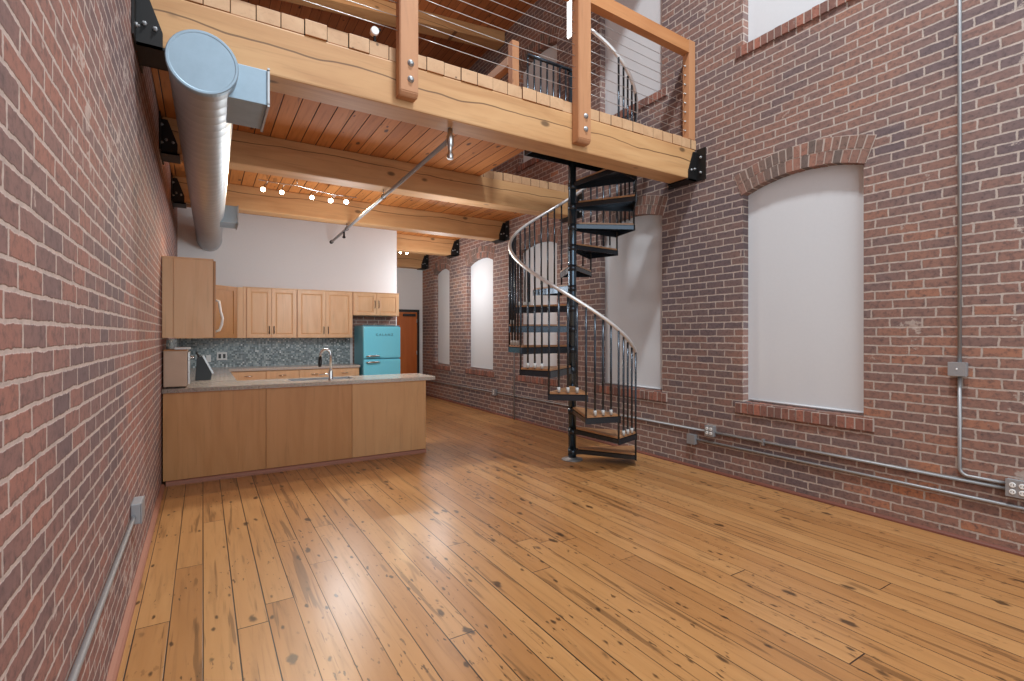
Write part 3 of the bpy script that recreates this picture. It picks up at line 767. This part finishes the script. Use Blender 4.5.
for i in range(4):
    x0 = 0.36+i*0.475
    m = MB(); slab_door(m, x0, x0+0.465, 8.588, 0.11, 0.70); dd = m.build('door', M_maple, g)
    m = MB(); pull(m, x0+(0.42 if i % 2 == 0 else 0.045), 8.588, 0.56, 0.66); m.build('handle', M_dark, dd)
    m = MB(); m.box(x0, x0+0.465, 8.588, 8.608, 0.715, 0.86, 0.003); dd = m.build('drawer', M_maple, g)
    m = MB(); m.tube([(x0+0.18, 8.59, 0.79), (x0+0.19, 8.562, 0.79), (x0+0.275, 8.562, 0.79), (x0+0.285, 8.59, 0.79)], 0.006, 8); m.build('handle', M_chrome, dd)
m = MB(); m.prism([(XL+0.004, 6.37), (0.32, 6.37), (0.32, 8.565), (2.268, 8.565), (2.268, YK-0.022), (XL+0.022, YK-0.022), (XL+0.004, YK-0.022)], 'z', 0.8735, ZC)
tag(m.build('countertop', M_granite), 'granite worktop turning the corner along the back kitchen wall', 'countertop')
# mosaic backsplash
m = MB(); m.box(XL+0.022, 2.25, YK-0.02, YK-0.003, 0.80, 1.372); o = m.build('trim_backsplash', M_mosaic); struct(o)
m = MB(); m.box(XL+0.003, XL+0.02, 6.4, YK-0.003, ZC+0.001, 1.372); o = m.build('trim_backsplash_left', M_mosaic); struct(o)

# wall cabinets
def wall_cab(label, x0, x1, z0, z1, yf, doors, pulls, deep=None):
    g = thing('wall_cabinet', label, 'cabinet', ((x0+x1)/2, YK-0.15, z0))
    MB().box(x0, x1, yf+0.021, YK-0.003 if z0 > 1.6 else YK-0.003, z0, z1).build('carcass', M_maple, g)
    MB().box(x0-0.004, x1+0.004, yf-0.002, YK-0.003, z1+0.0005, z1+0.012).build('top_moulding', M_maple, g)
    n = len(doors)
    for (a, b), (px, pz0, pz1) in zip(doors, pulls):
        m = MB(); slab_door(m, a, b, yf, z0+0.006, z1-0.006); dd = m.build('door', M_maple, g)
        m = MB(); pull(m, px, yf, pz0, pz1); m.build('handle', M_dark, dd)
ZU0, ZU1 = 1.372, 2.165
wall_cab('two-door maple wall cabinet next to the dark corner cabinet', 0.535, 1.312, ZU0, ZU1, 8.85, [(0.585, 0.935), (0.940, 1.306)], [(0.905, 1.44, 1.56), (0.972, 1.44, 1.56)])
wall_cab('two-door maple wall cabinet left of the short cabinet over the refrigerator', 1.318, 2.215, ZU0, ZU1, 8.85, [(1.324, 1.765), (1.770, 2.208)], [(1.735, 1.44, 1.56), (1.805, 1.44, 1.56)])
wall_cab('short two-door maple cabinet above the blue refrigerator', 2.222, 3.05, 1.765, ZU1, 8.85, [(2.23, 2.632), (2.637, 3.042)], [(2.60, 1.90, 2.03), (2.668, 1.90, 2.03)])
# corner cabinet with a diagonal door
g = thing('corner_cabinet', 'diagonal maple corner wall cabinet with a darker door beside the microwave handle', 'cabinet', (0, 9.0, ZU0))
pa, pb = Vector((0.0, 8.47)), Vector((0.45, 8.87))
m = MB(); m.prism([(XL+0.003, 8.47), (pa.x, pa.y), (pb.x, pb.y), (0.53, 8.87), (0.53, YK-0.003), (XL+0.003, YK-0.003)], 'z', ZU0, ZU1); m.build('carcass', M_maple, g)
dirv = (pb-pa).normalized(); nv = Vector((dirv.y, -dirv.x))
def dg(a, b, d0, d1, z0, z1, m):
    q = [pa+dirv*a+nv*d0, pa+dirv*b+nv*d0, pa+dirv*b+nv*d1, pa+dirv*a+nv*d1]
    m.prism([(v.x, v.y) for v in q], 'z', z0, z1)
LD = (pb-pa).length
m = MB()
a, b = 0.02, LD-0.02
dg(a, a+0.06, 0.002, 0.02, ZU0+.006, ZU1-.006, m); dg(b-0.06, b, 0.002, 0.02, ZU0+.006, ZU1-.006, m)
dg(a+.06, b-.06, 0.002, 0.02, ZU0+.006, ZU0+.066, m); dg(a+.06, b-.06, 0.002, 0.02, ZU1-.066, ZU1-.006, m); dg(a+.06, b-.06, 0.002, 0.010, ZU0+.066, ZU1-.066, m); dg(a+.085, b-.085, 0.010, 0.017, ZU0+.09, ZU1-.09, m)
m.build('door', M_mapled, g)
# filler strip is part of the corner cabinet
MB().box(0.455, 0.531, 8.855, 8.869, ZU0, ZU1).build('filler_strip', M_maple, g)
# cabinet on the left wall, seen end-on
g = thing('wall_cabinet', 'maple wall cabinet on the left brick wall, its tall blank end facing the room', 'cabinet', (-0.1, 5.9, 1.39))
MB().box(XL+0.004, 0.085, 5.758, 6.10, 1.393, 2.155).build('carcass', M_maple, g)
MB().box(XL+0.004, -0.245, 5.745, 5.757, 1.393, 2.155, 0.002).build('end_stile', M_maple, g)
MB().box(-0.238, 0.078, 5.748, 5.757, 1.393, 2.155, 0.002).build('end_panel', M_maple, g)
MB().box(XL+0.003, 0.09, 5.742, 6.105, 2.1555, 2.168).build('top_moulding', M_maple, g)
MB().box(0.0865, 0.108, 5.752, 6.096, 1.396, 2.15, 0.004).build('door', M_mapled, g)
# microwave hung behind it with a cabinet above
g = thing('microwave', 'wall-hung microwave with a pale curved handle beside the left wall cabinet', 'microwave', (0, 6.5, 1.39))
MB().box(XL+0.004, 0.075, 6.11, 6.86, 1.396, 1.815, 0.006).build('body', M_steel, g)
MB().box(0.076, 0.105, 6.112, 6.66, 1.40, 1.812, 0.008).build('door', M_dark, g)
MB().box(0.076, 0.102, 6.665, 6.858, 1.40, 1.812, 0.006).build('control_panel', M_steel, g)
m = MB(); m.tube([(0.104, 6.18, 1.455), (0.15, 6.18, 1.47), (0.17, 6.18, 1.53), (0.178, 6.18, 1.60), (0.16, 6.18, 1.67), (0.145, 6.18, 1.78), (0.104, 6.18, 1.79)], 0.013, 10); m.build('handle', M_plastic, g)
g = thing('wall_cabinet', 'maple cabinet above the microwave on the left wall', 'cabinet', (0, 6.5, 1.83))
MB().box(XL+0.004, 0.0, 6.11, 6.86, 1.83, 2.155).build('carcass', M_maple, g)
for a, b in ((6.114, 6.483), (6.488, 6.856)): MB().box(0.0015, 0.02, a, b, 1.835, 2.15, 0.003).build('door', M_maple, g)

# refrigerator
FXa, FXb, FYa, FYb, FH = 2.305, 2.95, 8.48, 9.12, 1.585
g = thing('refrigerator', 'sky blue retro two-door refrigerator at the end of the back counter', 'refrigerator', (2.63, 8.8, 0))
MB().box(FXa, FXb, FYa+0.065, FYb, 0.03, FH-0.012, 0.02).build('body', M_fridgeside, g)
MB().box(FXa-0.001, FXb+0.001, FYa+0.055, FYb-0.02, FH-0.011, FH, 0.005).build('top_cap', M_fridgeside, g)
MB().box(FXa, FXb, FYa+0.002, FYa+0.062, 1.02, FH-0.02, 0.026).build('upper_door', M_fridge, g)
MB().box(FXa, FXb, FYa+0.002, FYa+0.062, 0.07, 1.008, 0.026).build('lower_door', M_fridge, g)
for zz in (1.06, 0.955):
    m = MB(); m.tube([(FXa+0.045, FYa+0.004, zz), (FXa+0.05, FYa-0.03, zz), (FXa+0.10, FYa-0.04, zz+.004), (FXa+0.25, FYa-0.036, zz+.006), (FXa+0.27, FYa+0.004, zz+.006)], [0.014, 0.014, 0.015, 0.013, 0.008], 10); m.build('handle', M_chrome, g)
for (x, y) in ((FXa+.06, FYa+.12), (FXb-.06, FYa+.12), (FXa+.06, FYb-.06), (FXb-.06, FYb-.06)):
    MB().lathe([(0.02, 0.0005), (0.02, 0.03)], (x, y, 0), 'z', 10).build('foot', M_dark, g)
fc = bpy.data.curves.new('lettering', 'FONT'); fc.body = 'GALANZ'; fc.size = 0.058; fc.space_character = 1.5; fc.extrude = 0.002; fc.align_x = 'CENTER'
ft = bpy.data.objects.new('t', fc); COL.objects.link(ft)
dgr = bpy.context.evaluated_depsgraph_get(); dgr.update()
me = bpy.data.meshes.new_from_object(ft.evaluated_get(dgr)); bpy.data.objects.remove(ft)
me.materials.clear(); me.materials.append(metal('BadgeChrome', srgb(70, 120, 140), 0.3, 0.8))
me.transform(Matrix.Translation((2.66-2.63, FYa-0.001-8.8, 1.405)) @ Matrix.Rotation(PI/2, 4, 'X'))
lt = bpy.data.objects.new('lettering', me); COL.objects.link(lt); lt.parent = g

# backsplash outlets
def plate(name, label, x, z, w, h, n):
    g = thing(name, label, 'outlet', (x, YK-0.021, z))
    MB().box(x-w/2, x+w/2, YK-0.027, YK-0.0205, z-h/2, z+h/2, 0.002).build('cover_plate', M_plastic, g)
    for i in range(n):
        xx = x+(i-(n-1)/2)*0.062
        MB().box(xx-0.018, xx+0.018, YK-0.0295, YK-0.0272, z-0.035, z+0.035, 0.0008).build('socket', M_dark, g)
plate('outlet_plate', 'white double outlet plate on the grey mosaic backsplash', 0.257, 1.085, 0.135, 0.12, 2)
plate('outlet_plate', 'small white switch plate on the backsplash nearest the corner', 0.075, 1.05, 0.065, 0.11, 0)

# ------------------------------------------------------------------ lights on tracks
def track(name, label, bar, canopy, heads, zc=ZD0, lamp=30):
    g = thing(name, label, 'light', (canopy[0], canopy[1], zc))
    MB().tube(bar, 0.008, 10).build('bar', M_chrome, g)
    x, y = canopy
    MB().box(x-0.055, x+0.055, y-0.05, y+0.05, zc-0.03, zc-0.001, 0.006).build('canopy', M_black, g)
    zb = bar[0][2]
    MB().tube([(x, y, zc-0.03), (x, y, zb)], 0.007, 8).build('stem', M_chrome, g)
    for (hx, hy, hz) in heads:
        # nearest bar point
        best = min(((Vector(bar[i]).lerp(Vector(bar[i+1]), t/10)) for i in range(len(bar)-1) for t in range(11)), key=lambda p: (p.x-hx)**2+(p.y-hy)**2)
        tgt = Vector((hx-0.02, hy-0.05, hz))
        dirn = Vector((-0.10, -0.62, -0.72)).normalized()
        back = tgt-dirn*0.075
        h = MB(); h.tube([back, back+dirn*0.02, tgt-dirn*0.004], [0.012, 0.024, 0.032], 16).build
        m = MB(); m.tube([back, back+dirn*0.02, tgt-dirn*0.004], [0.012, 0.024, 0.032], 16)
        ho = m.build('lamp_head', M_chrome, g)
        MB().tube([best, best+Vector((0, 0, -0.02)), back], 0.005, 8).build('lamp_arm', M_chrome, ho)
        MB().tube([tgt-dirn*0.003, tgt+dirn*0.004], 0.024, 16).build('bulb', M_lens, ho)
        l = bpy.data.lights.new('track_spot', 'SPOT'); l.energy = lamp; l.color = (1.0, 0.84, 0.62); l.spot_size = R(120); l.spot_blend = 0.6; l.shadow_soft_size = 0.03
        lo = bpy.data.objects.new('track_spot', l); COL.objects.link(lo); lo.location = tgt+dirn*0.03
        lo.rotation_euler = dirn.to_track_quat('-Z', 'Y').to_euler()
zb = 3.27
track('track_light', 'five-lamp chrome track light under the loft ceiling over the kitchen',
      [(0.56, 6.64, zb), (0.80, 6.68, zb), (1.02, 6.66, zb), (1.22, 6.76, zb), (1.48, 6.84, zb), (1.76, 6.82, zb)], (0.985, 6.62),
      [(0.64, 6.80, 3.185), (0.85, 6.82, 3.185), (1.21, 6.87, 3.185), (1.45, 6.90, 3.185), (1.64, 6.86, 3.185)])
track('track_light', 'small two-lamp light under the ceiling of the hallway',
      [(3.40, 10.25, 3.27), (3.85, 10.25, 3.27)], (3.62, 10.25), [(3.57, 10.28, 3.16), (3.71, 10.28, 3.16)], lamp=25)
# bright vertical light strip on the brick pier above the loft
g = thing('wall_light', 'bright white vertical light strip on the brick pier above the loft', 'light', (XR-0.03, 5.68, 5.95))
MB().box(XR-0.03, XR-0.002, 5.595, 5.695, 5.66, 6.26, 0.004).build('housing', M_plastic, g)
MB().box(XR-0.045, XR-0.0305, 5.605, 5.685, 5.68, 6.24, 0.004).build('diffuser', M_strip, g)

# ------------------------------------------------------------------ conduits and electrical boxes
def cond(label, pts, r=0.0115, straps=()):
    g = thing('conduit', label, 'conduit', pts[0])
    MB().tube(pts, r, 10).build('pipe', M_conduit, g)
    for (y, z, ax) in straps:
        xx = XR if pts[0][0] > 1 else XL
        s_ = -1 if xx > 1 else 1
        a, b = sorted((xx+s_*0.002, xx+s_*(0.004+2*r+0.006)))
        if ax == 'y': MB().box(a, b, y-0.01, y+0.01, z-0.03, z+0.03, 0.002).build('strap', M_conduit, g)
        else: MB().box(a, b, y-0.03, y+0.03, z-0.01, z+0.01, 0.002).build('strap', M_conduit, g)
xc = XR-0.016
cond('upper steel conduit low on the right brick wall, ending in the four-socket outlet box', [(xc, 1.085, 0.415), (xc, 3.262, 0.415)], straps=((2.75, 0.415, 'y'),))
cond('lower steel conduit near the floor along the right brick wall', [(xc, 0.2, 0.308), (xc, 3.49, 0.308)], straps=())
bend = [(xc, 1.32, 1.135), (xc, 1.32, 0.50)]+[(xc, 1.32-0.05+0.05*math.cos(a), 0.50-0.05*math.sin(a)) for a in [k*PI/16 for k in range(1, 9)]]+[(xc, 1.085, 0.45)]
cond('vertical conduit below the grey junction box, bending toward the outlet box', bend)
cond('long vertical conduit above the grey junction box on the right brick wall', [(xc, 1.32, 1.232), (xc, 1.32, 5.5)], straps=())
cond('thin conduit along the brick wall behind the spiral staircase', [(xc, 3.375, 0.415), (xc, 7.75, 0.39)], 0.010)
cond('thin conduit along the brick wall beyond the staircase toward the hall', [(xc, 7.87, 0.39), (xc, 11.2, 0.36)], 0.010)
cond('thin vertical pipe on the brick wall just left of the staircase', [(xc, 7.13, 0.02), (xc, 7.13, 0.385)] if False else [(XR-0.04, 7.13, 0.002), (XR-0.04, 7.13, 3.05)], 0.013)
cond('grey conduit low along the left brick wall', [(XL+0.016, 3.345, 0.44), (XL+0.016, -1.2, 0.44)], 0.0115)
# vertical-box on the right wall
g = thing('junction_box', 'square grey junction box with blank cover on the vertical conduit', 'junction box', (XR, 1.33, 1.183))
MB().box(XR-0.048, XR-0.002, 1.276, 1.372, 1.135+.001, 1.231, 0.006).build('box_body', M_boxgrey, g)
cp = MB().box(XR-0.053, XR-0.0485, 1.273, 1.375, 1.134, 1.232, 0.003).build('cover', M_boxgrey, g)
MB().lathe([(0.006, 0), (0.005, -0.004)], (XR-0.053, 1.325, 1.185), 'x', 10).build('screw', M_plastic, cp)
def outlet_box(label, y, z, w, h, n, side=1, blank=False):
    x = XR if side > 0 else XL
    s_ = -1 if side > 0 else 1
    def bx(m, t0, t1, *a): 
        lo, hi = sorted((x+s_*t0, x+s_*t1)); return m.box(lo, hi, *a)
    g = thing('outlet_box', label, 'outlet', (x, y, z))
    bx(MB(), 0.002, 0.046, y-w/2, y+w/2, z-h/2, z+h/2, 0.005).build('box_body', M_boxgrey, g)
    cv = bx(MB(), 0.0465, 0.051, y-w/2-.002, y+w/2+.002, z-h/2-.002, z+h/2+.002, 0.002).build('cover', M_boxgrey, g)
    if not blank:
        for i in range(n):
            for dz_ in (-0.022, 0.022):
                yy = y+(i-(n-1)/2)*0.046
                so = MB().lathe([(0.0165, 0.0), (0.0165, s_*0.004), (0.014, s_*0.005)], (x+s_*0.0505, yy, z+dz_), 'x', 18).build('socket', M_plastic, g)
                for q in (-0.006, 0.006): bx(MB(), 0.0555, 0.0562, yy+q-0.0014, yy+q+0.0014, z+dz_-0.004, z+dz_+0.006).build('slot', M_dark, so)
outlet_box('four-socket grey outlet box at the right edge of the brick wall', 1.022, 0.432, 0.112, 0.108, 2)
outlet_box('small outlet box with white sockets under the brick wall between two windows', 3.318, 0.43, 0.10, 0.11, 2)
outlet_box('small blank grey box just below the outlet box on the right wall', 3.545, 0.305, 0.10, 0.10, 1, blank=True)
outlet_box('small grey outlet box on the brick wall left of the staircase', 7.81, 0.392, 0.11, 0.11, 1)
outlet_box('blue-grey outlet box on the left brick wall near the floor', 3.43, 0.455, 0.16, 0.11, 1, side=-1, blank=True)

# ------------------------------------------------------------------ camera
cam = bpy.data.cameras.new('Camera'); co = bpy.data.objects.new('Camera', cam); COL.objects.link(co)
co.location = (0, 0, 1.42); co.rotation_euler = (R(90), 0, -TH)
cam.sensor_fit = 'HORIZONTAL'; cam.sensor_width = 36; cam.lens = 500*36/1024
cam.shift_y = -5.5/1024; cam.clip_start = 0.02
scene.camera = co

# ------------------------------------------------------------------ light
w = bpy.data.worlds.new('World'); scene.world = w; w.use_nodes = True
bg = w.node_tree.nodes['Background']; bg.inputs[0].default_value = (0.84, 0.93, 1.0, 1); bg.inputs[1].default_value = 0.85
def area(name, loc, rot, sx, sy, e, c=(1, 1, 1)):
    l = bpy.data.lights.new(name, 'AREA'); l.shape = 'RECTANGLE'; l.size = sx; l.size_y = sy; l.energy = e; l.color = c
    o = bpy.data.objects.new(name, l); COL.objects.link(o); o.location = loc; o.rotation_euler = rot; return o
area('skylight', (1.9, 0.88, 9.0), (0, 0, 0), 0.65, 0.35, 640, (0.90, 0.96, 1.0))
area('rear_window_light', (2.1, -1.3, 3.4), (R(90), 0, 0), 4.2, 4.4, 145, (0.84, 0.94, 1.0))
def point(name, loc, e, c, r=0.2):
    l = bpy.data.lights.new(name, 'POINT'); l.energy = e; l.color = c; l.shadow_soft_size = r
    o = bpy.data.objects.new(name, l); COL.objects.link(o); o.location = loc
point('kitchen_fill', (1.6, 6.8, 2.15), 74, (0.90, 0.96, 1.0), 0.3)  # added fill for the kitchen, no fixture hangs here
point('hall_fill', (3.7, 8.6, 2.4), 52, (0.95, 0.97, 1.0), 0.25)  # added fill that brightens the hall brick, without a visible source
point('under_loft_fill', (2.7, 5.7, 2.5), 20, (0.94, 0.98, 1.0), 0.3)  # added fill for the shades and beams below the deck
point('loft_fill', (1.8, 6.5, 5.6), 40, (1.0, 0.96, 0.9), 0.3)  # added unseen fill for the roof planks over the loft

scene.view_settings.view_transform = 'Standard'; scene.view_settings.look = 'None'
scene.view_settings.exposure = -0.25; scene.view_settings.gamma = 1.0
scene.view_settings.use_curve_mapping = False
try:
    scene.cycles.use_denoising = True
    scene.cycles.max_bounces = 10; scene.cycles.diffuse_bounces = 6
except Exception: pass
